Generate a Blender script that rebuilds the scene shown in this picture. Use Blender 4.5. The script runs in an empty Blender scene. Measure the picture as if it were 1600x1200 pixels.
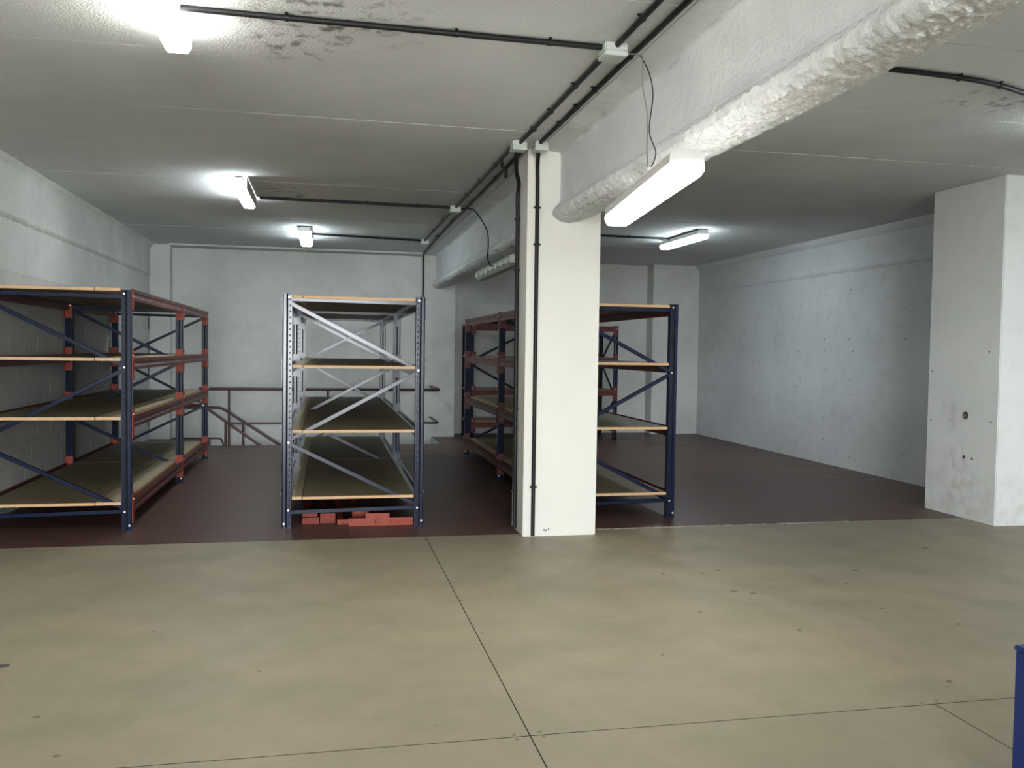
import bpy, bmesh, math, random
from mathutils import Vector, Matrix, noise

random.seed(7)
S = bpy.context.scene
COL = S.collection

# ---------------------------------------------------------------- camera, world, daylight, exposure
def look(yaw, pitch, roll):
    cy, sy, cp, sp = math.cos(yaw), math.sin(yaw), math.cos(pitch), math.sin(pitch)
    fw = Vector((sy * cp, cy * cp, -sp)); rt = Vector((cy, -sy, 0)); up = rt.cross(fw)
    cr, sr = math.cos(roll), math.sin(roll)
    r2 = rt * cr + up * sr; u2 = up * cr - rt * sr
    m = Matrix((r2, u2, -fw)).transposed().to_4x4()
    return m
cam = bpy.data.cameras.new('camera'); cam_o = bpy.data.objects.new('camera', cam); COL.objects.link(cam_o)
cam.sensor_fit = 'HORIZONTAL'; cam.sensor_width = 36; cam.lens = 1375.2 * 36 / 1600
cam.clip_start = 0.05; cam.clip_end = 200
m = look(0.20898, 0.03849, 0.01477); m.translation = (0, 0, 1.55); cam_o.matrix_world = m
S.camera = cam_o

W = bpy.data.worlds.new('overcast_sky'); S.world = W; W.use_nodes = True
bg = W.node_tree.nodes['Background']; bg.inputs[0].default_value = (0.93, 0.97, 1.0, 1); bg.inputs[1].default_value = 46.0

DOOR = (-2.6, 1.7, 0.0, 3.0); YF = -8.0          # roller-door opening in the front wall, behind the camera
pl = bpy.data.lights.new('daylight_portal', 'AREA'); pl.shape = 'RECTANGLE'
pl.size = DOOR[1] - DOOR[0]; pl.size_y = DOOR[3]; pl.cycles.is_portal = True
po = bpy.data.objects.new('daylight_portal', pl); COL.objects.link(po)
po.location = ((DOOR[0] + DOOR[1]) / 2, YF - 0.12, DOOR[3] / 2); po.rotation_euler = (math.radians(90), 0, 0)   # faces into the room

V = S.view_settings
V.view_transform = 'Standard'; V.look = 'None'; V.gamma = 1; V.use_curve_mapping = False
V.exposure = 0.2
LAMP = 34.0
try:
    S.cycles.use_denoising = True; S.cycles.max_bounces = 10; S.cycles.diffuse_bounces = 6
except Exception: pass

# ---------------------------------------------------------------- materials
def lin(r, g, b):
    f = lambda c: (c / 255 / 12.92) if c / 255 <= 0.04045 else ((c / 255 + 0.055) / 1.055) ** 2.4
    return (f(r), f(g), f(b), 1)
class NT:
    def __init__(s, name):
        s.m = bpy.data.materials.new(name); s.m.use_nodes = True; s.t = s.m.node_tree
        s.b = s.t.nodes['Principled BSDF']
        s.pos = s.t.nodes.new('ShaderNodeNewGeometry').outputs['Position']
    def n(s, typ, **kw):
        x = s.t.nodes.new('ShaderNode' + typ)
        for k, v in kw.items(): setattr(x, k, v)
        return x
    def l(s, a, b): s.t.links.new(a, b)
    def noise(s, scale, detail=4, rough=0.55, vec=None, stretch=None):
        x = s.n('TexNoise'); x.inputs['Scale'].default_value = scale; x.inputs['Detail'].default_value = detail
        x.inputs['Roughness'].default_value = rough
        v = vec or s.pos
        if stretch:
            mp = s.n('Mapping'); mp.inputs['Scale'].default_value = stretch; s.l(v, mp.inputs['Vector']); v = mp.outputs[0]
        s.l(v, x.inputs['Vector']); return x.outputs['Fac']
    def ramp(s, fac, a, b, ca=(0, 0, 0, 1), cb=(1, 1, 1, 1)):
        x = s.n('ValToRGB'); x.color_ramp.elements[0].position = a; x.color_ramp.elements[1].position = b
        x.color_ramp.elements[0].color = ca; x.color_ramp.elements[1].color = cb
        s.l(fac, x.inputs[0]); return x.outputs[0]
    def mix(s, fac, a, b, mode='MIX'):
        x = s.n('MixRGB', blend_type=mode)
        for i, v in ((0, fac), (1, a), (2, b)):
            if isinstance(v, (int, float)): x.inputs[i].default_value = v
            elif isinstance(v, tuple): x.inputs[i].default_value = v
            else: s.l(v, x.inputs[i])
        return x.outputs[0]
    def math(s, op, a, b=0.0, c=None):
        x = s.n('Math', operation=op)
        for i, v in enumerate((a, b, c)):
            if v is None: continue
            if isinstance(v, (int, float)): x.inputs[i].default_value = v
            else: s.l(v, x.inputs[i])
        return x.outputs[0]
    def sep(s):
        x = s.n('SeparateXYZ'); s.l(s.pos, x.inputs[0]); return x.outputs
    def bump(s, h, strength=0.3, dist=0.01):
        x = s.n('Bump'); x.inputs['Strength'].default_value = strength; x.inputs['Distance'].default_value = dist
        s.l(h, x.inputs['Height']); s.l(x.outputs[0], s.b.inputs['Normal'])
    def col(s, c):
        if isinstance(c, tuple): s.b.inputs['Base Color'].default_value = c
        else: s.l(c, s.b.inputs['Base Color'])
    def rough(s, v):
        if isinstance(v, (int, float)): s.b.inputs['Roughness'].default_value = v
        else: s.l(v, s.b.inputs['Roughness'])
    def spot(s, p, r):
        d = s.n('VectorMath', operation='DISTANCE'); s.l(s.pos, d.inputs[0]); d.inputs[1].default_value = p
        mr = s.n('MapRange'); mr.inputs[1].default_value = r; mr.inputs[2].default_value = r * 0.3; mr.inputs[3].default_value = 0; mr.inputs[4].default_value = 1
        s.l(d.outputs['Value'], mr.inputs[0]); return mr.outputs[0]

def m_plain(name, c, rough=0.5, metal=0.0, var=0.12, scale=14):
    t = NT(name); f = t.noise(scale)
    d = tuple(x * (1 - var) for x in c[:3]) + (1,); e = tuple(min(1, x * (1 + var)) for x in c[:3]) + (1,)
    t.col(t.ramp(f, 0.3, 0.7, d, e)); t.rough(rough); t.b.inputs['Metallic'].default_value = metal
    return t.m
def m_wall(name, c, grime=0.25, bumpy=0.25, dirt_low=False, mott=0.3, smudge=None):
    t = NT(name)
    big = t.noise(0.9, 5); fine = t.noise(55, 3); mid = t.noise(6, 5)
    base = t.ramp(big, 0.3, 0.72, tuple(x * (1 - grime) for x in c[:3]) + (1,), c)
    k = t.mix(t.math('MULTIPLY', t.ramp(mid, 0.5, 0.78), mott), base, (c[0] * .6, c[1] * .6, c[2] * .58, 1))
    for p_, r_ in (smudge or ()):
        k = t.mix(t.math('MULTIPLY', t.math('MULTIPLY', t.spot(p_, r_), t.ramp(t.noise(11, 5), .42, .62)), .2), k, lin(110, 112, 114))
    if dirt_low:
        z = t.sep()[2]
        mask = t.math('MULTIPLY', t.ramp(t.math('MULTIPLY', z, 1.0), 0.02, 0.75, (1, 1, 1, 1), (0, 0, 0, 1)), t.ramp(t.noise(4.5, 6, 0.65), 0.45, 0.7))
        k = t.mix(t.math('MULTIPLY', mask, 0.3), k, lin(120, 112, 100))
    t.col(k); t.rough(0.85); t.b.inputs['Specular IOR Level'].default_value = 0.25
    t.bump(t.math('ADD', fine, t.math('MULTIPLY', mid, 1.5)), bumpy, 0.006)
    return t.m
M = {}
M['wall'] = m_wall('white_wall_paint', lin(204, 206, 203))
M['wall_cool'] = m_wall('white_wall_paint_right', lin(208, 211, 213), 0.15, smudge=(((6.96, 10.95, .62), .3), ((6.96, 12.7, 1.75), .25)))
M['pillar'] = m_wall('white_pillar_paint', lin(212, 211, 204), 0.05, 0.15, mott=.07)
M['pillar_dirty'] = m_wall('white_pillar_paint_dirty', lin(216, 219, 218), 0.1, 0.2, True, mott=.18, smudge=(((6.0, 7.5, .97), .22), ((6.0, 7.45, .57), .2), ((6.0, 7.4, .3), .35)))
M['block'] = m_wall('painted_block', lin(190, 190, 187), 0.18, 0.35)

t = NT('ceiling_plaster')
fine = t.noise(90, 3, 0.7); big = t.noise(0.7, 5); v = t.n('TexVoronoi'); v.inputs['Scale'].default_value = 70; t.l(t.pos, v.inputs['Vector'])
base = t.ramp(big, 0.3, 0.75, lin(190, 193, 194), lin(208, 211, 211))
st = t.noise(9, 5, 0.6)
mask = None
for p, r in (((0.0, 4.6, 3.2), 0.6), ((-0.15, 5.0, 3.2), 0.4), ((-0.45, 10.0, 3.2), 0.35), ((-0.45, 9.6, 3.2), 0.3), ((4.25, 5.0, 3.2), 0.35), ((4.1, 4.95, 3.2), 0.3), ((-0.75, 3.4, 3.2), 0.6)):
    k = t.spot(p, r); mask = k if mask is None else t.math('MAXIMUM', mask, k)
mask = t.math('MULTIPLY', mask, t.ramp(st, 0.53, 0.66))
t.col(t.mix(t.math('MULTIPLY', mask, 0.75), base, lin(60, 60, 58)))
t.rough(0.9); t.b.inputs['Specular IOR Level'].default_value = 0.2
t.bump(t.math('ADD', fine, v.outputs['Distance']), 0.45, 0.006)
M['ceiling'] = t.m
t = NT('sprayed_beam_plaster')
t.col(t.ramp(t.noise(2.2, 6), 0.3, 0.7, lin(206, 210, 211), lin(222, 225, 225))); t.rough(0.9)
t.bump(t.math('ADD', t.noise(70, 4, 0.7), t.math('MULTIPLY', t.noise(28, 4, 0.6), 1.6)), 0.55, 0.01)
M['beam'] = t.m

t = NT('worn_concrete')
a = t.noise(0.55, 6, 0.6); b = t.noise(2.3, 6, 0.65); c = t.noise(30, 5, 0.7); sc = t.noise(3, 4, 0.5, stretch=(0.6, 6, 1))
k = t.ramp(a, 0.3, 0.72, lin(138, 130, 112), lin(160, 150, 128))
k = t.mix(t.math('MULTIPLY', t.ramp(b, 0.42, 0.72), 0.5), k, lin(128, 126, 108))
k = t.mix(t.math('MULTIPLY', t.ramp(t.noise(1.1, 3, 0.5, stretch=(1, 1, 9)), 0.45, 0.7), 0.4), k, lin(158, 144, 124))
k = t.mix(t.math('MULTIPLY', t.ramp(c, 0.55, 0.8), 0.12), k, lin(90, 84, 72))
k = t.mix(t.math('MULTIPLY', t.ramp(sc, 0.62, 0.72), 0.08), k, lin(100, 95, 84))
t.col(k); t.rough(t.ramp(b, 0.2, 0.8, (.42,) * 3 + (1,), (.62,) * 3 + (1,))); t.b.inputs['Specular IOR Level'].default_value = 0.35
t.bump(c, 0.08, 0.003)
M['concrete'] = t.m
t = NT('red_floor_paint')
xyz = t.sep()
a = t.noise(0.8, 6, 0.6); b = t.noise(3.2, 6, 0.65)
k = t.ramp(b, 0.3, 0.7, lin(82, 60, 56), lin(95, 67, 61))
far = t.ramp(t.math('MULTIPLY_ADD', xyz[1], 0.05, t.math('MULTIPLY', a, 0.25)), 0.66, 0.84)
side = t.ramp(t.math('MULTIPLY_ADD', xyz[0], 0.1, t.math('MULTIPLY', a, 0.25)), 0.64, 0.78)
streak = t.noise(1.6, 6, 0.62, stretch=(0.7, 2.2, 1))
dust = t.math('MULTIPLY', t.math('MAXIMUM', side, t.math('MULTIPLY', far, 0.75)), t.ramp(streak, 0.47, 0.57))
k = t.mix(t.math('MULTIPLY', dust, 0.85), k, lin(112, 106, 100))
t.col(k); t.rough(t.ramp(dust, 0, 1, (.42,) * 3 + (1,), (.65,) * 3 + (1,))); t.b.inputs['Specular IOR Level'].default_value = 0.35
t.bump(t.noise(8, 4), 0.04, 0.004)
M['redfloor'] = t.m

M['dark'] = m_plain('dark_void', lin(34, 33, 31), 0.9)
M['blue'] = m_plain('navy_enamel', lin(19, 28, 52), 0.2, 0.0, 0.1)
M['blue'].node_tree.nodes['Principled BSDF'].inputs['Specular IOR Level'].default_value = 0.32
M['blue'].node_tree.nodes['Principled BSDF'].inputs['Coat Roughness'].default_value = 0.2
M['bluebox'] = m_plain('royal_blue_enamel', lin(10, 38, 96), 0.5, 0.0, 0.06)
M['redbeam'] = m_plain('oxide_red_enamel', lin(88, 46, 42), 0.45, 0.0, 0.12)
M['loosered'] = m_plain('faded_red_enamel', lin(126, 48, 38), 0.55, 0.0, 0.15)
M['orange'] = m_plain('orange_red_enamel', lin(138, 58, 42), 0.5, 0.0, 0.12)
M['bolt'] = m_plain('zinc_bolt', lin(225, 225, 222), 0.3, 0.4, 0.04)
M['railred'] = m_plain('dark_red_rail_paint', lin(66, 28, 30), 0.4, 0.0, 0.2)
M['conduit'] = m_plain('black_conduit', lin(22, 22, 24), 0.5, 0.0, 0.1)
M['hollow_shade'] = m_plain('painted_hollow_shade', lin(12, 12, 14), 0.9)  # near-black colour standing in for shade inside the rack uprights
M['boxgrey'] = m_plain('grey_plastic', lin(180, 186, 180), 0.5, 0.0, 0.05)
M['lampgrey'] = m_plain('lamp_housing', lin(190, 190, 186), 0.5, 0.0, 0.05)
M['greycable'] = m_plain('grey_cable', lin(120, 118, 104), 0.6, 0.0, 0.1)
M['whiteclip'] = m_plain('white_plastic', lin(222, 220, 212), 0.45, 0.0, 0.04)
M['stain'] = m_plain('dark_floor_stain', lin(112, 103, 84), 0.6, 0.0, 0.15, 40)
M['hole'] = m_plain('plug_hole', lin(62, 60, 59), 0.9)
M['strip'] = m_plain('pale_joint_mortar', lin(205, 190, 172), 0.8, 0.0, 0.15, 25)
for k_ in ('redbeam', 'orange', 'loosered', 'conduit'): M[k_].node_tree.nodes['Principled BSDF'].inputs['Specular IOR Level'].default_value = 0.25
def m_board(name, c1, c2):
    t = NT(name); f = t.noise(60, 4, 0.8); g = t.noise(1.6, 5)
    t.col(t.mix(t.math('MULTIPLY', g, 0.5), t.ramp(f, 0.3, 0.7, c1, c2), tuple(x * .8 for x in c1[:3]) + (1,))); t.rough(0.6)
    return t.m
M['board'] = m_board('chipboard_face', lin(118, 108, 82), lin(138, 126, 98))
M['boardpale'] = m_board('chipboard_pale_face', lin(164, 152, 122), lin(184, 170, 140))
M['edge'] = m_board('chipboard_edge', lin(186, 150, 108), lin(208, 172, 130))
def m_lamp(name, c, s):
    mm = bpy.data.materials.new(name); mm.use_nodes = True; nt = mm.node_tree
    nt.nodes.remove(nt.nodes['Principled BSDF']); e = nt.nodes.new('ShaderNodeEmission')
    tx = nt.nodes.new('ShaderNodeTexNoise'); tx.inputs['Scale'].default_value = 2
    rp = nt.nodes.new('ShaderNodeValToRGB'); rp.color_ramp.elements[0].color = tuple(x * .95 for x in c) + (1,); rp.color_ramp.elements[1].color = c + (1,)
    nt.links.new(tx.outputs['Fac'], rp.inputs[0]); nt.links.new(rp.outputs[0], e.inputs[0])
    e.inputs[1].default_value = s * LAMP; nt.links.new(e.outputs[0], nt.nodes['Material Output'].inputs[0])
    return mm
M['glow_warm'] = m_lamp('lit_diffuser_warm', (1.0, 0.965, 0.90), 1.08)
M['glow_neutral'] = m_lamp('lit_diffuser_neutral', (0.90, 0.97, 1.0), 1.25)
M['glow_dim'] = m_lamp('lit_diffuser_dim', (0.90, 0.97, 1.0), 0.6)
M['glow_cool'] = m_lamp('lit_diffuser_cool', (0.84, 0.97, 1.0), 1.08)
t = NT('unlit_diffuser'); t.col(lin(165, 165, 158)); t.rough(0.3); t.b.inputs['Transmission Weight'].default_value = 0.5; M['unlit'] = t.m

# ---------------------------------------------------------------- mesh helpers
class MB:
    def __init__(s): s.v = []; s.f = []; s.mi = []
    def add(s, vs, fs, mi=0):
        o = len(s.v); s.v += [tuple(p) for p in vs]
        for f in fs: s.f.append([i + o for i in f]); s.mi.append(mi)
        return s
    def box(s, x0, x1, y0, y1, z0, z1, mi=0, mside=None):
        vs = [(x, y, z) for x in (x0, x1) for y in (y0, y1) for z in (z0, z1)]
        fs = [(0, 1, 3, 2), (4, 6, 7, 5), (0, 4, 5, 1), (2, 3, 7, 6), (0, 2, 6, 4), (1, 5, 7, 3)]
        o = len(s.v); s.v += vs
        for i, f in enumerate(fs):
            s.f.append([k + o for k in f]); s.mi.append(mside if (mside is not None and i < 4) else mi)
        return s
    def obox(s, c, ax, ay, az, sx, sy, sz, mi=0):
        c, ax, ay, az = Vector(c), Vector(ax).normalized(), Vector(ay).normalized(), Vector(az).normalized()
        vs = [c + ax * (a * sx / 2) + ay * (b * sy / 2) + az * (d * sz / 2) for a in (-1, 1) for b in (-1, 1) for d in (-1, 1)]
        return s.add(vs, [(0, 1, 3, 2), (4, 6, 7, 5), (0, 4, 5, 1), (2, 3, 7, 6), (0, 2, 6, 4), (1, 5, 7, 3)], mi)
    def prism(s, prof, axis, a, b, mi=0):
        n = len(prof); vs = []
        for k in (a, b):
            for p, q in prof:
                vs.append({'x': (k, p, q), 'y': (p, k, q), 'z': (p, q, k)}[axis])
        fs = [(i, (i + 1) % n, n + (i + 1) % n, n + i) for i in range(n)] + [tuple(range(n - 1, -1, -1)), tuple(range(n, 2 * n))]
        return s.add(vs, fs, mi)
    def tube(s, path, r, seg=10, mi=0):
        P = [Vector(p) for p in path]; rings = []; ref = None
        for i, p in enumerate(P):
            d = ((P[min(i + 1, len(P) - 1)] - p).normalized() + (p - P[max(i - 1, 0)]).normalized())
            if d.length < 1e-6: d = P[min(i + 1, len(P) - 1)] - P[max(i - 1, 0)]
            d.normalize()
            if ref is None: ref = Vector((0, 0, 1)) if abs(d.z) < 0.9 else Vector((1, 0, 0))
            u = d.cross(ref).normalized(); w = u.cross(d).normalized(); ref = w
            rings.append([p + (u * math.cos(2 * math.pi * k / seg) + w * math.sin(2 * math.pi * k / seg)) * r for k in range(seg)])
        vs = [q for R in rings for q in R]; fs = []
        for i in range(len(P) - 1):
            for k in range(seg):
                fs.append((i * seg + k, i * seg + (k + 1) % seg, (i + 1) * seg + (k + 1) % seg, (i + 1) * seg + k))
        fs.append(tuple(range(seg - 1, -1, -1))); fs.append(tuple(range((len(P) - 1) * seg, len(P) * seg)))
        return s.add(vs, fs, mi)
    def disc(s, c, n, r, h, seg=10, mi=0):
        c, n = Vector(c), Vector(n).normalized()
        return s.tube([c, c + n * h], r, seg, mi)
    def mesh(s, name, mats, bevel=0.0, smooth=False):
        me = bpy.data.meshes.new(name); me.from_pydata(s.v, [], s.f)
        for mm in (mats if isinstance(mats, (list, tuple)) else [mats]): me.materials.append(mm)
        for p, i in zip(me.polygons, s.mi): p.material_index = i
        bm = bmesh.new(); bm.from_mesh(me)
        bmesh.ops.recalc_face_normals(bm, faces=bm.faces)
        if bevel: bmesh.ops.bevel(bm, geom=[e for e in bm.edges if e.is_manifold and e.calc_face_angle(0) > 0.6], offset=bevel, segments=2, affect='EDGES', clamp_overlap=True)
        if smooth:
            for f in bm.faces: f.smooth = True
            for e in bm.edges:
                if e.is_manifold and e.calc_face_angle(0) > 0.7: e.smooth = False
        bm.to_mesh(me); bm.free(); me.update()
        return me
def link(name, me, parent=None, loc=(0, 0, 0), rotz=0.0):
    o = bpy.data.objects.new(name, me); COL.objects.link(o)
    o.parent = parent; o.location = loc; o.rotation_euler = (0, 0, rotz); return o
def tag(o, label, cat, group=None, kind=None):
    o['label'] = label; o['category'] = cat
    if group: o['group'] = group
    if kind: o['kind'] = kind
    return o
def thing(name, label, cat, loc=(0, 0, 0), rotz=0.0, group=None):
    o = bpy.data.objects.new(name, None); COL.objects.link(o); o.empty_display_size = 0.1
    o.location = loc; o.rotation_euler = (0, 0, rotz); return tag(o, label, cat, group)
def struct(name, mb, mat, label, cat, bevel=0.0, smooth=False):
    return tag(link(name, mb.mesh(name, mat, bevel, smooth)), label, cat, kind='structure')
def smoothpath(P, n=8):
    P = [Vector(p) for p in P]; Q = [P[0]] + P + [P[-1]]; out = []
    for i in range(1, len(Q) - 2):
        for k in range(n):
            u = k / n; a, b, c, d = Q[i - 1], Q[i], Q[i + 1], Q[i + 2]
            out.append(0.5 * ((2 * b) + (c - a) * u + (2 * a - 5 * b + 4 * c - d) * u * u + (3 * b - a - 3 * c + d) * u ** 3))
    return out + [P[-1]]
def rough_strip(prof, y0, y1, dy, amp, closed=False, seed=0.0, freq=9.0):
    """profile of (x, z, roughness) swept along y with lumpy relief"""
    ny = max(2, int((y1 - y0) / dy)); mb = MB(); n = len(prof); vs = []
    for j in range(ny + 1):
        y = y0 + (y1 - y0) * j / ny
        for x, z, k in prof:
            p = Vector((x * freq + seed, y * freq, z * freq)); q = p * 3.1
            d = (noise.noise(p) * 0.6 + noise.noise(q) * 0.75 + noise.noise(q * 2.1) * 0.5 + noise.noise(q * 4.3) * .3) * amp * k
            e = noise.noise(p + Vector((31, 7, 3))) * amp * k
            vs.append((x + e * 0.6, y, z + d))
    fs = []
    for j in range(ny):
        for i in range(n - (0 if closed else 1)):
            a, b = j * n + i, j * n + (i + 1) % n
            fs.append((a, b, b + n, a + n))
    return mb.add(vs, fs)
def densify(pts, step):
    out = []
    for (x0, z0, k0), (x1, z1, k1) in zip(pts[:-1], pts[1:]):
        n = max(1, int(math.hypot(x1 - x0, z1 - z0) / step))
        for i in range(n):
            u = i / n; out.append((x0 + (x1 - x0) * u, z0 + (z1 - z0) * u, k0 + (k1 - k0) * u))
    return out + [pts[-1]]

# ---------------------------------------------------------------- room shell
XL, XR, ZC = -2.82, 6.96, 3.20
YB1, YB2 = 15.55, 16.05
HX0, HX1, HY0 = -1.9, 1.84, 14.27        # stairwell opening

fl = MB()
fl.prism([(XL, 7.235), (0.97, 7.205), (1.62, 7.20), (1.62, 7.27), (2.37, 7.31), (5.9, 7.345), (XR, 7.345), (XR, HY0), (XL, HY0)], 'z', -0.2, 0.0)
fl.box(XL, HX0, HY0, YB1 + .1, -0.2, 0.0); fl.box(HX1, XR, HY0, YB2, -0.2, 0.0)
fl.box(XL, XR, YF - .1, 7.36, -0.3, -0.205, 1)
fl.box(XL, XR, YF - .1, 7.19, -0.205, -0.025, 1)
floor = struct('floor', fl, [M['redfloor'], M['dark']], 'dark red painted floor under the racks, worn grey towards the walls', 'floor')
def slab(prof):
    mb = MB().prism(prof, 'z', -0.02, 0.0); n = len(prof); mb.mi = [1] * n + [0, 0]; return link('concrete_slab', mb.mesh('concrete_slab', [M['concrete'], M['dark']]), floor)
g = 0.0025; JX, JY, JX2 = 0.815, 3.39, 2.67
s_a = slab([(XL, JY + g), (JX - g, JY + g), (JX - g, 7.20), (XL, 7.23)])
s_b = slab([(JX + g, JY + g), (XR, JY + g), (XR, 7.34), (5.9, 7.34), (2.37, 7.305), (1.6, 7.265), (1.6, 7.195), (JX + g, 7.20)])
s_c = slab([(XL, YF), (JX - g, YF), (JX - g, JY - g), (XL, JY - g)])
s_d = slab([(JX + g, YF), (JX2 - g, YF), (JX2 - g, JY - g), (JX + g, JY - g)])
s_e = slab([(JX2 + g, YF), (XR, YF), (XR, JY - g), (JX2 + g, JY - g)])
ms = MB()
for i in range(34):
    x = 2.25 + i * 0.075 + random.uniform(-.01, .01); y = 7.302 + (x - 2.37) * 0.0102
    if random.random() < 0.86: ms.box(x, x + random.uniform(.04, .075), y - random.uniform(.006, .012), y + random.uniform(.003, .007), 0.0, 0.0015)
link('joint_mortar', ms.mesh('joint_mortar', M['strip']), floor)
def blob(x, y, rx, ry, a, z=0.0):
    mb = MB(); n = 14; pts = []
    for k in range(n):
        th = 2 * math.pi * k / n; r = 1 + 0.35 * noise.noise(Vector((x * 9 + math.cos(th), y * 9 + math.sin(th), 0)))
        u, w = rx * r * .8 * math.cos(th), ry * .8 * r * math.sin(th)
        pts.append((x + u * math.cos(a) - w * math.sin(a), y + u * math.sin(a) + w * math.cos(a)))
    return mb.prism(pts, 'z', z, z + 0.0008)
for x, y, rx, ry in ((2.614, 5.254, .03, .022), (2.718, 5.192, .032, .022), (3.474, 5.328, .02, .02), (3.75, 5.638, .03, .02), (4.755, 6.219, .035, .025), (2.92, 3.617, .022, .02),
                     (2.32, 5.75, .018, .02), (2.6, 5.72, .015, .02), (2.75, 5.78, .02, .02), (2.2, 4.86, .012, .02), (2.62, 4.45, .02, .016), (3.35, 4.75, .02, .014), (3.6, 4.4, .025, .012),
                     (-1.163, 3.917, .02, .018), (-.981, 3.533, .018, .014), (-.9, 5.0, .014, .012), (0.85, 4.689, .008, .01), (-.3, 4.3, .012, .01), (.45, 3.55, .01, .008), (1.7, 4.2, .012, .012)):
    link('stain', blob(x, y, rx, ry, random.uniform(-.4, .4)).mesh('stain', M['stain']), floor)
for x, y in ((.752, 3.41), (.757, 3.37), (.862, 3.42), (.867, 3.375), (2.62, 3.41), (2.70, 3.42), (2.66, 3.36), (.777, 5.34), (.83, 5.33)):
    link('stain', blob(x, y, .011, .012, 0).mesh('stain', M['stain']), floor)

# ceiling: slab with separate planks under it, gaps between them
cl = MB().box(XL - .2, XR + .2, YF - .2, YB2 + .2, ZC + 0.022, ZC + 0.25, 1)
cl.box(1.702, 2.3, YF, YB2, ZC + 0.001, ZC + 0.03)
ceiling = struct('ceiling', cl, [M['ceiling'], M['dark']], 'grey plastered ceiling of wide concrete planks with dark joints', 'ceiling')
seamsL = [YF, -4.6, -3.3, -2.0, -.75, .5, 1.5, 2.75, 4.0, 5.26, 6.55, 7.9, 9.22, 10.47, 11.75, 13.0, 14.2, YB2 - .3]
seamsR = [YF, -4.6, -3.3, -2.0, -.75, .5, 1.6, 2.85, 4.14, 5.40, 6.69, 7.46, 8.9, 10.62, 11.9, 13.2, 14.6, YB2 + .1]
for xs, seams in (((XL + .0, 1.70), seamsL), ((2.3, XR), seamsR)):
    for a, b in zip(seams[:-1], seams[1:]):
        dz = random.uniform(0, 0.003); sk = random.uniform(-.012, .012)
        mb = MB().prism([(xs[0], a + .002 - sk), (xs[1], a + .002 + sk), (xs[1], b - .002 + sk * .6), (xs[0], b - .002 - sk * .6)], 'z', ZC + dz, ZC + 0.021)
        link('ceiling_panel', mb.mesh('ceiling_panel', M['ceiling'], 0.0025), ceiling)

# left wall with painted block courses; lumpy tie beam above
wl = MB().box(XL - .25, XL - .02, YF, YB1 + .3, -2.6, ZC + .2)
wl.box(XL - .02, XL, YF, 7.4, 0, 2.72).box(XL - .02, XL, 7.4, YB1, 2.2, 2.72)
wall_left = struct('wall_left', wl, M['wall'], 'white painted left wall with block courses behind the tall racks', 'wall')
bmsh = MB().box(-.02, 0, .0008, .3992, .0008, .1992).mesh('concrete_block', M['block'], 0.0012)
for r in range(11):
    y = 7.4 + (0.0 if r % 2 == 0 else 0.2)
    if r % 2:
        link('concrete_block', MB().box(-.02, 0, .0015, .1985, .0015, .1985).mesh('concrete_block', M['block'], .0012), wall_left, (XL, 7.4, r * .2))
    while y + .4 <= YB1 - .1:
        link('concrete_block', bmsh, wall_left, (XL + random.uniform(-.0012, .0008), y, r * .2)); y += .4
prof = densify([(XL - .02, 2.66, .2), (XL + .012, 2.675, 1.0), (XL + .03, 2.705, 1.0), (XL + .02, 2.735, 1.0), (XL + .015, 2.78, .3), (XL + .015, 3.10, .3), (XL + .03, 3.15, 1.0), (XL + .09, 3.21, .8), (XL - .02, 3.215, 0)], .02)
struct('trim_1', rough_strip(prof, YF, YB1, .04, .012, seed=3), M['wall'], 'lumpy plastered tie beam along the top of the left wall', 'beam', smooth=True)

# right wall, pitted with small plug holes
wr = MB().box(XR, XR + .25, YF, YB2 + .3, -.3, ZC + .2)
wall_right = struct('wall_right', wr, M['wall_cool'], 'white right-hand wall pitted with rows of small drilled holes', 'wall')
prof = densify([(XR + .02, 2.66, .2), (XR - .008, 2.685, 1.0), (XR - .028, 2.71, 1.0), (XR - .03, 2.74, 1.0), (XR - .015, 2.78, .3), (XR - .012, 3.10, .3), (XR - .05, 3.13, 1.2), (XR - .07, 3.17, 1.0), (XR - .10, 3.215, .7), (XR + .02, 3.215, 0)], .02)
struct('trim_2', rough_strip(prof, YF, YB2, .04, .012, seed=11), M['wall_cool'], 'lumpy plastered tie beam along the top of the right-hand wall', 'beam', smooth=True)
hm = MB().disc((0, 0, 0), (-1, 0, 0), .009, .002, 8).mesh('plug_hole', M['hole'])
for y, z in HOLES if 'HOLES' in globals() else []: link('plug_hole', hm, wall_right, (XR, y, z))
def holes_on_right_wall():
    cols = {14.37: (1.9, 1.62, 1.1, .5), 13.45: (1.88, 1.2, .78), 12.05: (2.3, 1.75, 1.6, 1.2, 1.08, .72, .6, .24, .08), 11.35: (2.42, 2.08, 1.78, 1.63, 1.35, 1.03, .66, .35, .06),
            10.72: (2.45, 1.75, 1.6, 1.2, 1.02, .68, .53, .16, .02, -9), 9.55: (2.15, 1.76, 1.42, .9, .35), 8.95: (2.1, 2.12, 1.5, .85)}
    for y, zs in cols.items():
        for z in zs:
            if z > 0.03: link('plug_hole', hm, wall_right, (XR, y + random.uniform(-.05, .05), z + random.uniform(-.02, .02)))
holes_on_right_wall()

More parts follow.
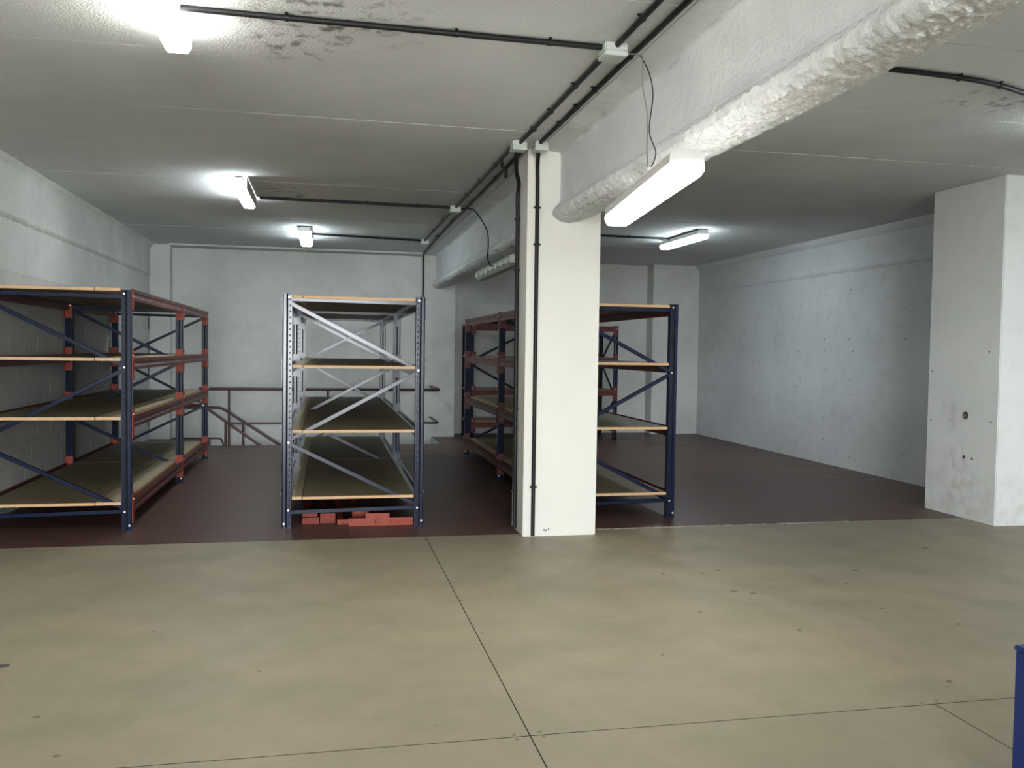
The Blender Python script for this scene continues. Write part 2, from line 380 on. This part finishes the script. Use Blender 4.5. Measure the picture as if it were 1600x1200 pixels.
# back walls and pilasters
struct('wall_back', MB().box(XL - .2, 1.9, YB1, YB1 + .25, -2.6, ZC + .1), M['wall'], 'white back wall behind the stairwell railing', 'wall')
struct('wall_back_right', MB().box(1.9, XR + .2, YB2, YB2 + .25, -.3, ZC + .1), M['wall'], 'white back wall behind the dark rack in the right bay', 'wall')
struct('pilaster', MB().box(XL, -2.50, 15.3, YB1, -.0, ZC), M['wall'], 'shallow white pilaster in the far left corner', 'pilaster', .008)
struct('pilaster', MB().box(1.63, 2.24, 15.45, YB2 + .02, -2.5, ZC), M['wall'], 'white pilaster on the back wall carrying the far end of the beam', 'pilaster', .012)
struct('pilaster', MB().box(6.03, XR, 15.72, YB2 + .02, 0, ZC), M['wall'], 'wide white pilaster in the far right corner', 'pilaster', .01)
struct('trim_3', rough_strip(densify([(0, 0, 0), (0, 0, 0)], .02) if False else [(-2.5, 3.17, .6), (1.63, 3.17, .6)], 15.0, 15.01, .01, .0) if False else MB().box(-2.5, 1.63, 15.15, YB1, ZC - .03, ZC), M['wall'], 'low white bulkhead where ceiling meets the back wall', 'trim', .008)
# front wall with the roller-door opening, behind the camera
wf = MB()
wf.box(XL - .2, DOOR[0], YF - .2, YF, 0, ZC + .1).box(DOOR[1], XR + .2, YF - .2, YF, 0, ZC + .1).box(DOOR[0], DOOR[1], YF - .2, YF, DOOR[3], ZC + .1)
struct('wall_front', wf, M['wall'], 'white front wall with a wide open doorway', 'wall')
struct('ground', MB().box(-14, 18, YF - 16, YF - .2, -.25, -.02), M['concrete'], 'concrete yard outside the open doorway', 'ground')

# stairwell lining, landing below and stairs
sw = MB().box(HX1 - .02, HX1 - .001, HY0 + .002, 15.44, -2.6, -.001).box(HX0 - .5, HX1, HY0 - .15, HY0 - .001, -2.6, -.21).box(HX0 - .2, HX1 + .2, HY0, YB1, -2.7, -2.6)
struct('wall_stairwell', sw, M['wall'], 'white side lining of the stairwell opening', 'wall')
st = thing('stairs', 'flight of steps going down in the stairwell behind the railing', 'stairs', (HX0, 14.3, 0)); st['kind'] = 'structure'
for k in range(12):
    link('step', MB().box(k * .26, k * .26 + .28, .02, 1.2, -.17 * (k + 1) - .12, -.17 * (k + 1)).mesh('step', M['redfloor'], .005), st)

# the main beam: flat side, lumpy sprayed lower flange
prof = [(1.88, 3.215, .5), (1.885, 3.14, .25), (1.885, 2.80, .25), (1.875, 2.755, .5), (1.845, 2.735, 1), (1.818, 2.70, 1), (1.822, 2.66, 1), (1.86, 2.628, 1), (1.93, 2.615, 1), (2.02, 2.622, 1), (2.10, 2.645, 1),
        (2.17, 2.68, 1), (2.21, 2.72, .8), (2.215, 2.80, .3), (2.215, 3.215, .3)]
bm_ = rough_strip(densify(prof, .013), 1.0, 7.4, .011, .0145, seed=5, freq=15)
for ya, yb, st_ in ((7.39, YB2, .03), (YF, 1.01, .1)):
    b2 = rough_strip(densify(prof, max(.02, st_ * .6)), ya, yb, st_, .015, seed=5, freq=17); bm_.add(b2.v, b2.f)
struct('ceiling_beam', bm_, M['beam'], 'long white concrete beam with a lumpy lower edge, passing over the central pillar', 'beam', smooth=True)
prof = densify([(1.702, 3.203, .1), (1.74, 3.192, 1), (1.82, 3.188, 1), (1.87, 3.175, 1), (1.90, 3.14, .6)], .02)
struct('trim_4', rough_strip(prof, YF, 15.45, .04, .012, seed=21), M['beam'], 'rough plaster strip between the ceiling planks and the beam', 'trim', smooth=True)

pillar = struct('pillar', MB().box(1.61, 2.24, 7.08, 7.52, 0, ZC), M['pillar'], 'bright white central pillar with two black conduits running down it', 'pillar', .006)
ph = MB().disc((0, 0, 0), (0, -1, 0), .007, .002, 8).mesh('plug_hole', M['hole'])
for x, z in ((1.793, .054), (1.832, .06), (1.81, .05)): link('plug_hole', ph, pillar, (x, 7.08, z))
rp = struct('pillar', MB().box(6.0, 7.1, 6.914, 7.88, 0, ZC), M['pillar_dirty'], 'massive white pillar on the right with scuffed base and a round fitting', 'pillar', .008)
f = link('wall_fitting', MB().disc((6.0, 7.328, .99), (-1, 0, 0), .036, .006, 18).disc((5.994, 7.333, .985), (-1, 0, 0), .02, .006, 14, 1).mesh('wall_fitting', [M['hole'], M['greycable']], .001), rp)
f['label'] = 'round dark fitting with grey insert'
link('plug_hole', MB().disc((6.0, 7.334, .589), (-1, 0, 0), .017, .004, 12).mesh('plug_hole', M['hole']), rp)
link('plug_hole', MB().disc((6.0, 7.225, .585), (-1, 0, 0), .011, .003, 10).mesh('plug_hole', M['hole']), rp)
for y, z in ((7.0, .95), (7.82, .9), (7.82, 1.4), (7.05, 1.6)): link('plug_hole', hm, rp, (6.0, y, z))

# ---------------------------------------------------------------- storage racks
PW, PD, PH = .078, .062, 2.0
def upright_mesh(mirror):
    mb = MB(); k = -1 if mirror else 1; X = lambda x: (PW - x) if mirror else x
    # x 0 = outer side of the rack; front and back faces carry plain strip, groove, punched strip
    def bx(a, b, c, d, e, f, mi=0):
        a, b = sorted((X(a), X(b))); mb.box(a, b, c, d, e, f, mi)
    c1, c2 = .004, .010                                # closed outer tube with rolled corners
    pr_ = [(0, c2), (c1 * .6, c1 * .6 + .001), (c2, 0), (.034 - c1, 0), (.034, c1), (.034, PD - c1), (.034 - c1, PD), (c2, PD), (c1 * .6, PD - c1 * .6 - .001), (0, PD - c2)]
    mb.prism([(X(a), b) for a, b in pr_], 'z', .006, PH)
    bx(.034, .046, .010, PD - .010, .006, PH, 1)       # groove, its shade put into the near-black colour
    bx(.046, PW, .014, PD - .014, .006, PH, 1)         # core of the punched channel, near-black to stand in for inner shade
    for y0, y1 in ((0, .004), (PD - .004, PD)):        # punched plates: margins and bridges, real gaps between
        bx(.046, .056, y0, y1, .006, PH); bx(.067, PW, y0, y1, .006, PH)
        z = .006
        while z < PH:
            bx(.056, .067, y0, y1, z, min(z + .036, PH)); z += .05
    bx(-.004, PW + .004, -.012, PD + .012, 0, .006)     # foot plate
    return mb.mesh('upright', [M['blue'], M['hollow_shade']])
UP = (upright_mesh(False), upright_mesh(True))
BOLT = MB().disc((0, 0, 0), (0, -1, 0), .0085, .006, 10).mesh('bolt', M['bolt'], .0015)
PIN = MB().disc((0, 0, 0), (1, 0, 0), .009, .006, 10).mesh('pin', M['bolt'], .0015)
def bar(a, b, y, w=.034, d=.022):
    """C-shaped brace from (x,z) a to b, open side to the back"""
    a, b = Vector((a[0], y, a[1])), Vector((b[0], y, b[1])); ax = (b - a); L = ax.length; ax.normalize()
    az = Vector((0, 1, 0)).cross(ax).normalized() * -1; c = (a + b) / 2; mb = MB()
    mb.obox(c + Vector((0, -d / 2 + .0015, 0)), ax, (0, 1, 0), az, L, .003, w)
    for s_ in (-1, 1): mb.obox(c + az * (s_ * (w / 2 - .0015)), ax, (0, 1, 0), az, L, d, .003)
    return mb.mesh('brace', M['blue'], .0008)
def rack(label, loc, rotz, W_, frames, levels, beam_mat, flips, narrow, nw=.1, conn_mat=None, pale_levels=(), bh=.095, group='blue storage racks'):
    conn_mat = conn_mat or beam_mat
    T = thing('storage_rack', label, 'rack', loc, rotz, group)
    ym = PD / 2
    for fi, y in enumerate(frames):
        for s_ in (0, 1):
            u = link('upright', UP[s_], T, (0 if s_ == 0 else W_ - PW, y, 0))
            for z in ((1.97, .155) if s_ == 0 else (1.968, 1.36, .155)) if not flips[fi] else ((1.968, 1.36, .155) if s_ == 0 else (1.97, .155)):
                link('bolt', BOLT, u, (PW - .024 if s_ == 0 else .024, -.0005, z))
            if s_ == (0 if not flips[fi] else 1): link('bolt', BOLT, u, (PW - .024 if s_ == 0 else .024, -.0005, .735))
            link('bolt', BOLT, u, (.017 if s_ == 0 else PW - .017, -.0005, .04))
        xa, xb = PW - .03, W_ - PW + .03
        fx = (lambda x: x) if not flips[fi] else (lambda x: W_ - x)
        y_ = y + ym
        segs = [((xa, 1.955), (xb, 1.945)), ((xa, .135), (xb, .155)), ((fx(xa), 1.915), (fx(xb), 1.375)), ((fx(xb), 1.335), (fx(xa), .765)), ((fx(xa), .715), (fx(xb), .185))]
        for i, (a, b) in enumerate(segs):
            if i >= 2:   # diagonals stop at the post's inner edge
                pass
            link('brace', bar((max(PW - .004, min(W_ - PW + .004, a[0])), a[1]), (max(PW - .004, min(W_ - PW + .004, b[0])), b[1]), y_ + (0 if i < 2 else .001)), T)
    for bi, (ya, yb) in enumerate(zip(frames[:-1], frames[1:])):
        a, b = ya + PD + .0045, yb - .0045; L = b - a
        k = bh / .095
        P = [(0, 0), (0, .03), (.006, .038), (.006, .058), (0, .066), (0, .095), (.02, .095), (.02, .071), (.088, .071), (.088, .066), (.046, .066), (.046, 0)]
        P = [(x, z * k) for x, z in P]
        mesh_l = MB().prism(P, 'y', 0, L).mesh('beam', beam_mat, .0012)
        mesh_r = MB().prism([(-x, z) for x, z in P], 'y', 0, L).mesh('beam', beam_mat, .0012)
        for li, zt in enumerate(levels):
            zb = zt - bh
            for s_ in (0, 1):
                bo = link('beam', mesh_l if s_ == 0 else mesh_r, T, (0 if s_ == 0 else W_, a, zb))
                ch0, ch1 = -.085, min(.168, PH - zb)
                if zb + ch0 < .012: ch0 = .012 - zb
                for e_ in (0, 1):
                    mb = MB(); yy = -.0042 if e_ == 0 else L + .0002
                    # plate across the post face that looks into the bay, and a flange round the outer side
                    x0, x1 = (-.004, PW - .002) if s_ == 0 else (-(PW - .002), .004)
                    mb.box(x0, x1, yy, yy + .004, ch0, ch1)
                    xo = (-.0045, -.0005) if s_ == 0 else (.0005, .0045)
                    y2 = (yy - PD * .75, yy + .03) if e_ == 0 else (yy - .03 + .004, yy + .004 + PD * .75)
                    mb.box(xo[0], xo[1], y2[0], y2[1], ch0, ch1)
                    co = link('connector', mb.mesh('connector', conn_mat, .0008), bo)
                    if conn_mat is not beam_mat: co['label'] = 'orange-red end plate'
                    pn = link('pin', PIN, bo, ((.0045 if s_ else -.0045), yy - .02 if e_ == 0 else yy + .024, ch1 - .05))
                    if s_ == 0: pn.rotation_euler = (0, 0, math.pi)
            # boards
            z0, z1 = zb + .0712 * k, zb + .0712 * k + .025
            xl, xr = PW + .006, W_ - PW - .006
            ba, bb = ya + .004, yb - .006
            if bi == len(frames) - 2: bb = yb + PD - .004
            cut = xl + nw if narrow == 0 else xr - nw
            br = []
            for r0, r1, pale in ((xl, cut - .003, narrow == 0), (cut + .003, xr, narrow == 1)):
                mb = MB().box(r0, r1, ba, bb, z0 + (.001 if pale else 0), z1 + (.001 if pale else 0), 0, 1)
                o = link('shelf_board', mb.mesh('shelf_board', [M['boardpale'] if pale else M['board'], M['edge']], .0012), T)
                if pale: o['label'] = 'narrow paler chipboard strip'
    return T
rack('tall blue rack with red beams and four chipboard shelves along the left wall', (-2.80, 7.79, 0), 0, 1.225, [0, 2.69, 4.82], [2.012, 1.435, .945, .235], M['redbeam'], [0, 0, 1], 1, .2, M['orange'])
rack('narrow blue rack standing alone between the left rack and the pillar, red beams stored below', (-.358, 7.69, 0), 0, 1.206, [0, 2.58, 5.16], [1.985, 1.395, .84, .268], M['blue'], [0, 0, 1], 0, .085)
rack('blue rack with red beams half hidden behind the central white pillar', (2.02, 7.75, 0), 0, 1.206, [0, 2.55, 5.12], [1.99, 1.45, .85, .235], M['redbeam'], [0, 0, 1], 0, .08, M['redbeam'])
rack('dark rack set crosswise against the back wall, behind the pillar', (2.40, 15.68, 0), -math.pi / 2, .95, [0, 2.56], [1.99, 1.44, .87, .32], M['redbeam'], [0, 1], 0, .08, M['redbeam'])

# loose beams stored on the floor under the middle rack
def loose_beam(label, x, y, z, ang, L, dark=False, plate_at=0.0, pw=.15, h=.052, plate_h=.09):
    mm = M['loosered'] if dark else M['orange']
    T = thing('rack_beam', label, 'beam', (x, y, z), ang, 'loose red beams under the middle rack')
    P = [(-.024, 0), (-.024, h * .35), (-.019, h * .42), (-.019, h * .62), (-.024, h * .7), (-.024, h), (.024, h), (.024, 0)]
    link('bar', MB().prism(P, 'y', 0.004, L).mesh('bar', mm, .001), T)
    mb = MB().box(-.026, -.026 + pw, 0, .004, 0, plate_h)
    link('end_plate', mb.mesh('end_plate', mm, .0008), T)
    hb = MB()
    for px_, pz in ((.012, .75), (.03, .25), (pw - .045, .75), (pw - .06, .25)): hb.disc((px_ - .01, 0, plate_h * pz), (0, -1, 0), .006, .001, 8)
    link('bolt_holes', hb.mesh('bolt_holes', M['hole']), T)
    return T
loose_beam('dark red beam at the left of the pile under the middle rack, bottom layer', -.165, 7.86, 0.0, -.03, 2.2, True, pw=.145, h=.05, plate_h=.056)
loose_beam('dark red beam lying on top at the left of the pile under the middle rack', -.165, 7.90, 0.0565, -.02, 2.2, True, pw=.13, h=.045, plate_h=.055)
loose_beam('dull red beam, second from the left in the pile under the middle rack', -.012, 7.88, 0.0, .0, 2.2, True, pw=.13, h=.05, plate_h=.085)
loose_beam('short-ended red beam low in the middle of the pile under the rack', .135, 7.80, 0.0, .02, 2.1, False, pw=.10, h=.04, plate_h=.045)
loose_beam('red beam set back in the middle of the pile, taller end plate showing', .27, 8.02, 0.0, .0, 2.0, False, pw=.15, h=.05, plate_h=.10)
T = thing('rack_beam', 'bright orange-red beam lying crosswise in front of the pile beneath the rack', 'beam', (.205, 7.722, 0), -.02, 'loose red beams under the middle rack')
link('bar', MB().prism([(0, 0), (0, .02), (.006, .026), (.006, .04), (0, .046), (0, .066), (.04, .066), (.04, 0)], 'x', 0, .555).mesh('bar', M['orange'], .001), T)
link('end_plate', MB().prism([(0, .0), (.35, .0), (.35, .108), (.145, .108), (.145, .068), (0, .068)], 'y', -.004, -.0003).mesh('end_plate', M['orange'], .0008), T)
hb = MB()
for px_, pz in ((.02, .05), (.165, .09), (.33, .09), (.205, .05), (.255, .05), (.10, .02), (.27, .02)): hb.disc((px_, -.004, pz), (0, -1, 0), .0055, .001, 8)
hb.box(.224, .234, -.005, -.004, .015, .058)
link('bolt_holes', hb.mesh('bolt_holes', M['hole']), T)

# ---------------------------------------------------------------- lamps
def lamp(label, x, y0, y1, z, mat, roll=0.0, yaw=0.0, wid=.135, deep=False, wing=False):
    T = thing('ceiling_lamp', label, 'lamp', (x, y0, z), 0, 'long strip lamps')
    T.rotation_euler = (0, roll, -yaw); L = y1 - y0; w = wid / 2
    if deep:
        link('housing', MB().prism([(-w * .8, .031), (-w * .8, .05), (-w * .62, .064), (w * .62, .064), (w * .8, .05), (w * .8, .031)], 'y', 0, L).mesh('housing', M['lampgrey'], .003), T)
    else:
        link('housing', MB().prism([(-w, .001), (-w, .045), (-w * .72, .064), (w * .72, .064), (w, .045), (w, .001)], 'y', 0, L).mesh('housing', M['lampgrey'], .003), T)
    tz = .03 if deep else 0.0
    link('diffuser', MB().prism([(-w, tz), (w, tz), (w * .98, -.03), (w * .74, -.056), (-w * .74, -.056), (-w * .98, -.03)], 'y', -.004, L + .004).mesh('diffuser', mat, .003), T)
    if wing: link('side_reflector', MB().box(w + .004, w + .008, 0, L, -.05, .068).mesh('side_reflector', M['lampgrey'], .001), T)
    for yy in (.25, L - .25): link('bracket', MB().box(-.02, .02, yy - .015, yy + .015, .062, .062 + max(.004, (ZC + .005 - z - .062))).mesh('bracket', M['lampgrey'], .001) if z > 2.9 else MB().box(-.02, .02, yy - .015, yy + .015, .062, .075).mesh('bracket', M['lampgrey'], .001), T)
    return T
lamp('glaring strip lamp at the top edge of the photo, nearest on the left ceiling', -.765, 3.42, 4.92, 3.13, M['glow_warm'], deep=True)
lamp('lit strip lamp shaded on its right side, middle one along the left ceiling', -.835, 8.98, 10.17, 3.125, M['glow_neutral'], deep=True, wing=True)
lamp('lit strip lamp farthest back, above the rack standing alone', -.29, 12.4, 13.75, 3.125, M['glow_cool'], wid=.17)
L4 = lamp('bright strip lamp hanging by wires under the beam in front of the pillar', 1.54, 3.64, 5.18, 2.375, M['glow_warm'], yaw=.13, wid=.155)
for yy in (.12, 1.40): link('hanging_wire', MB().tube([(.04, yy, .06), (.16, yy, .29)], .0018, 6).mesh('hanging_wire', M['whiteclip']), L4)
lamp('lit strip lamp in the right bay, seen just right of the pillar', 4.9, 11.0, 12.35, 3.125, M['glow_cool'], wid=.16)
lamp('lit strip lamp at the right edge of the photo, mostly out of frame', 5.12, 3.86, 5.34, 3.125, M['glow_dim'], deep=True)
T = thing('ceiling_lamp', 'unlit strip lamp with a row of white clips under the far beam', 'lamp', (1.99, 9.3, 2.5), 0, 'long strip lamps')
link('housing', MB().prism([(-.07, .0), (-.07, .05), (-.045, .085), (.045, .085), (.07, .05), (.07, .0)], 'y', 0, 2.2).mesh('housing', M['boxgrey'], .003), T)
link('diffuser', MB().prism([(-.062, -.002), (.062, -.002), (.045, -.045), (-.045, -.045)], 'y', .02, 2.18).mesh('diffuser', M['unlit'], .004), T)
for k in range(7):
    mb = MB().box(-.082, -.0702, .1 + k * .32, .135 + k * .32, -.018, .03)
    link('clip', mb.mesh('clip', M['whiteclip'], .003), T)
link('end_socket', MB().box(-.06, .06, -.03, -.0005, -.01, .07).disc((0, -.03, .035), (0, -1, 0), .012, .002, 10, 1).mesh('end_socket', [M['whiteclip'], M['hole']], .004), T)
for yy in (.5, 1.7): link('bracket', MB().box(-.015, .015, yy, yy + .03, .085, .13).mesh('bracket', M['boxgrey'], .001), T)

# ---------------------------------------------------------------- conduits, junction boxes, loose cables
CR, CZ = .0155, ZC - .017
def conduit(label, path, clips=(), r=CR, name='conduit', mat='conduit', smooth=False, cat='conduit', group='black conduits'):
    P = smoothpath(path) if smooth else path
    o = link(name, MB().tube(P, r, 12).mesh(name, M[mat], 0, True)); tag(o, label, cat, group)
    for c, ax in clips:
        c = Vector(c); mb = MB(); ax = Vector(ax)
        mb.tube([c - ax * .008, c + ax * .008], r + .004, 12)
        side = ax.cross(Vector((0, 0, 1))) if abs(ax.z) < .5 else ax.cross(Vector((0, 1, 0)))
        mb.obox(c + (Vector((0, 0, r)) if abs(ax.z) < .5 else Vector((0, 0, 0))), ax, side, ax.cross(side), .016, (r + .014) * 2, .006)
        link('clip', mb.mesh('clip', M[mat], .001), o)
    return o
Yx, Xx, Zx = (0, 1, 0), (1, 0, 0), (0, 0, 1)
CX1, CX2 = 1.508, 1.612
conduit('black conduit on the ceiling ahead of the nearest junction box', [(CX1, 0, CZ), (CX1, 4.535, CZ)], [((CX1, y, CZ), Yx) for y in (1.2, 2.4, 3.3, 4.15)])
conduit('black conduit on the ceiling between the nearest junction box and the pillar boxes', [(CX1 - .01, 4.665, CZ), (CX1 - .02, 6.83, CZ)], [((CX1 - .013, y, CZ), Yx) for y in (5.3, 5.9, 6.4)])
conduit('second black conduit beside the beam, running from the front to the pillar', [(CX2 + .02, 0, CZ), (CX2 + .03, 6.79, CZ)], [((CX2 + .026, y, CZ), Yx) for y in (1.5, 3.0, 4.7, 5.35, 5.75, 6.2)])
conduit('black conduit on the ceiling from the pillar boxes to the middle junction box', [(1.46, 6.95, CZ), (1.455, 10.09, CZ)], [((1.458, y, CZ), Yx) for y in (7.7, 8.5, 9.3)])
conduit('black conduit on the ceiling between middle and farthest junction boxes', [(1.45, 10.23, CZ), (1.45, 13.31, CZ)], [((1.45, y, CZ), Yx) for y in (11.1, 12.2)])
conduit('black conduit bending from the ceiling down the far pilaster', smoothpath([(1.55, 6.93, CZ), (1.572, 7.4, CZ), (1.578, 9, CZ), (1.59, 12, CZ), (1.635, 15.0, CZ), (1.65, 15.36, CZ - .01), (1.655, 15.425, CZ - .08), (1.657, 15.432, 3.0), (1.66, 15.432, 1.2)]),
        [((1.578, y, CZ), Yx) for y in (8.3, 9.8, 11.3, 12.8)])
conduit('short black conduit linking two runs beside the pillar', smoothpath([(1.462, 7.45, CZ - .02), (1.50, 7.62, CZ - .03), (1.56, 7.75, CZ - .032), (1.60, 7.95, CZ - .05)], 4), ())
conduit('black conduit across the ceiling from the nearest lamp to the junction box', [(-.70, 4.575, CZ), (1.44, 4.6, CZ)], [((x, 4.58 + .012 * x, CZ), Xx) for x in (-.2, .65, 1.15)])
conduit('black conduit from the middle lamp to the middle junction box', [(-.72, 10.12, CZ), (1.385, 10.15, CZ)], [((x, 10.13, CZ), Xx) for x in (-.05, .45, 1.0)])
conduit('black conduit from the farthest lamp to the farthest junction box', [(-.19, 13.1, CZ), (1.39, 13.36, CZ)], [((x, 13.13 + .16 * (x + .19), CZ), Xx) for x in (.2, .75, 1.2)])
conduit('black conduit curving across the right ceiling towards the lamp at the edge', [(2.2, 4.45, CZ), (3.08, 4.53, CZ), (3.4, 4.55, CZ), (3.8, 4.60, CZ), (4.2, 4.73, CZ), (4.6, 4.93, CZ), (5.04, 5.1, CZ)],
        [((3.62, 4.575, CZ), Xx), ((3.95, 4.64, CZ), Xx)], smooth=True)
conduit('black conduit from the beam to the lamp in the right bay', [(2.2, 11.9, CZ), (4.85, 12.0, CZ)], [((x, 11.95, CZ), Xx) for x in (3.2, 4.2)])
conduit('black conduit down the left side of the central pillar', [(1.485, 6.94, 3.165), (1.492, 6.99, 3.10), (1.52, 7.12, 3.02), (1.575, 7.27, 2.95), (1.583, 7.345, 2.86), (1.587, 7.35, 2.6), (1.587, 7.34, 1.8), (1.587, 7.30, .03)],
        [((1.587, 7.35, 2.66), Zx), ((1.587, 7.34, 2.23), Zx), ((1.587, 7.325, 1.05), Zx), ((1.587, 7.31, .35), Zx)], r=.0175, smooth=True)
conduit('black conduit down the front face of the central pillar', [(1.655, 6.9, 3.16), (1.672, 7.0, 3.10), (1.684, 7.058, 3.02), (1.688, 7.062, 2.8), (1.690, 7.062, 1.6), (1.692, 7.062, .012)],
        [((1.689, 7.062, 2.72), Zx), ((1.690, 7.062, 2.42), Zx), ((1.691, 7.062, .42), Zx)], r=.0165, smooth=True)
def jbox(label, x, y, s=.11, h=.072):
    T = thing('junction_box', label, 'junction box', (x, y, ZC), 0, 'grey junction boxes')
    a = s / 2
    link('body', MB().box(-a, a, -a, a, -h * .7, -.0005).mesh('body', M['boxgrey'], .006), T)
    link('lid', MB().box(-a - .003, a + .003, -a - .003, a + .003, -h, -h * .7).mesh('lid', M['boxgrey'], .004), T)
    for dx in (-.022, .026):
        link('grommet', MB().disc((dx, -a, -h * .35), (0, -1, 0), .015, .008, 12).mesh('grommet', M['lampgrey'], .002), T)
jbox('grey junction box nearest the camera, where the ceiling conduits meet', 1.505, 4.6, .125)
jbox('left of the two grey junction boxes above the central pillar', 1.485, 6.885, .115)
jbox('right of the two grey junction boxes above the central pillar', 1.655, 6.85, .105)
jbox('small grey junction box halfway along the far ceiling conduit', 1.452, 10.16, .12)
jbox('small grey junction box farthest back on the ceiling conduit', 1.455, 13.37, .115)
conduit('loose grey wire hanging down the beam face to the suspended lamp', [(1.58, 4.6, 3.16), (1.645, 4.58, 3.155), (1.66, 4.56, 3.12), (1.65, 4.526, 2.98), (1.66, 4.47, 2.8), (1.65, 4.44, 2.62), (1.66, 4.44, 2.5)], r=.0035, name='loose_wire', mat='greycable', smooth=True, cat='wire', group='loose thin wires')
o = bpy.data.objects[-1] if False else None
conduit('loose dark wire twisted beside the grey one above the hanging lamp', [(1.652, 4.575, 3.15), (1.69, 4.54, 3.05), (1.70, 4.50, 2.92), (1.665, 4.45, 2.72), (1.70, 4.44, 2.6), (1.665, 4.45, 2.5)], r=.003, name='loose_wire', mat='conduit', smooth=True, cat='wire', group='loose thin wires')
tag(link('terminal_block', MB().box(1.645, 1.685, 4.41, 4.43, 2.50, 2.522).mesh('terminal_block', M['whiteclip'], .004)), 'small white terminal block on the wires above the hanging lamp', 'terminal block')
conduit('thin black cable drooping from the ceiling box to the unlit lamp', [(1.51, 10.17, 3.175), (1.58, 10.1, 3.17), (1.655, 9.95, 3.12), (1.76, 9.80, 2.90), (1.80, 9.9, 2.75), (1.83, 10.1, 2.62), (1.89, 10.25, 2.55), (1.93, 10.2, 2.53)], r=.007, name='loose_wire', smooth=True, cat='wire', group='loose thin wires')

# ---------------------------------------------------------------- railings
T = thing('guard_railing', 'dark red pipe railing along the front of the stairwell', 'railing', (-1.9, 14.22, 0))
rr = .02
def rail(name, path, par, r=rr): return link(name, MB().tube(path, r, 10).mesh(name, M['railred'], 0, True), par)
rail('top_rail', [(-.0, 0, .885), (3.62, 0, .885), (3.685, .02, .887), (3.71, .07, .888), (3.71, 1.2, .888)], T, .024)
rail('middle_rail', [(.44, 0, .35), (3.62, 0, .352), (3.685, .02, .353), (3.70, .07, .353), (3.70, 1.2, .354)], T, .016)
for x in (.44, 1.94, 3.4): rail('post', [(x, 0, 0), (x, 0, .87)], T, .018)
T = thing('handrail', 'dark red stair handrail nearer the camera, sloping down into the stairwell', 'railing', (-2.3, 14.42, 0))
rail('top_rail', [(0, 0, .62), (.40, 0, .62), (.45, 0, .60), (1.31, 0, -.035), (1.9, 0, -.47)], T, .022)
rail('lower_rail', [(0, 0, .10), (.66, 0, .10), (.71, 0, .08), (.77, 0, -.12)], T, .014)
rail('post', [(.77, 0, -.35), (.77, 0, .355)], T, .02); rail('post', [(.05, 0, 0), (.05, 0, .62)], T, .018)
T = thing('handrail', 'dark red stair handrail by the back wall, sloping down behind the first', 'railing', (-2.5, 15.2, 0))
rail('top_rail', [(0, 0, .53), (.76, 0, .53), (.83, 0, .515), (.90, 0, .475), (1.755, 0, -.10), (2.4, 0, -.53)], T, .022)
rail('post', [(1.166, 0, -.5), (1.166, 0, .285)], T, .02); rail('post', [(.55, 0, 0), (.55, 0, .53)], T, .018)

# ---------------------------------------------------------------- blue cabinet at the right edge
tag(link('floor_scrap', MB().prism([(-1.56, 4.54), (-1.49, 4.55), (-1.47, 4.57), (-1.52, 4.565)], 'z', 0.0005, .012).mesh('floor_scrap', M['hole'], .002)), 'small black scrap on the concrete at the left edge', 'scrap')
T = thing('metal_cabinet', 'royal blue steel cabinet cut off by the lower right corner', 'cabinet', (2.36, 1.9, 0))
link('body', MB().box(0, .62, 0, .70, .0, .53).mesh('body', M['bluebox'], .004), T)
link('top_panel', MB().box(-.004, .624, -.004, .704, .53, .55).mesh('top_panel', M['bluebox'], .004), T)
link('door', MB().box(.02, .60, -.018, -.0005, .03, .51).mesh('door', M['bluebox'], .003), T)
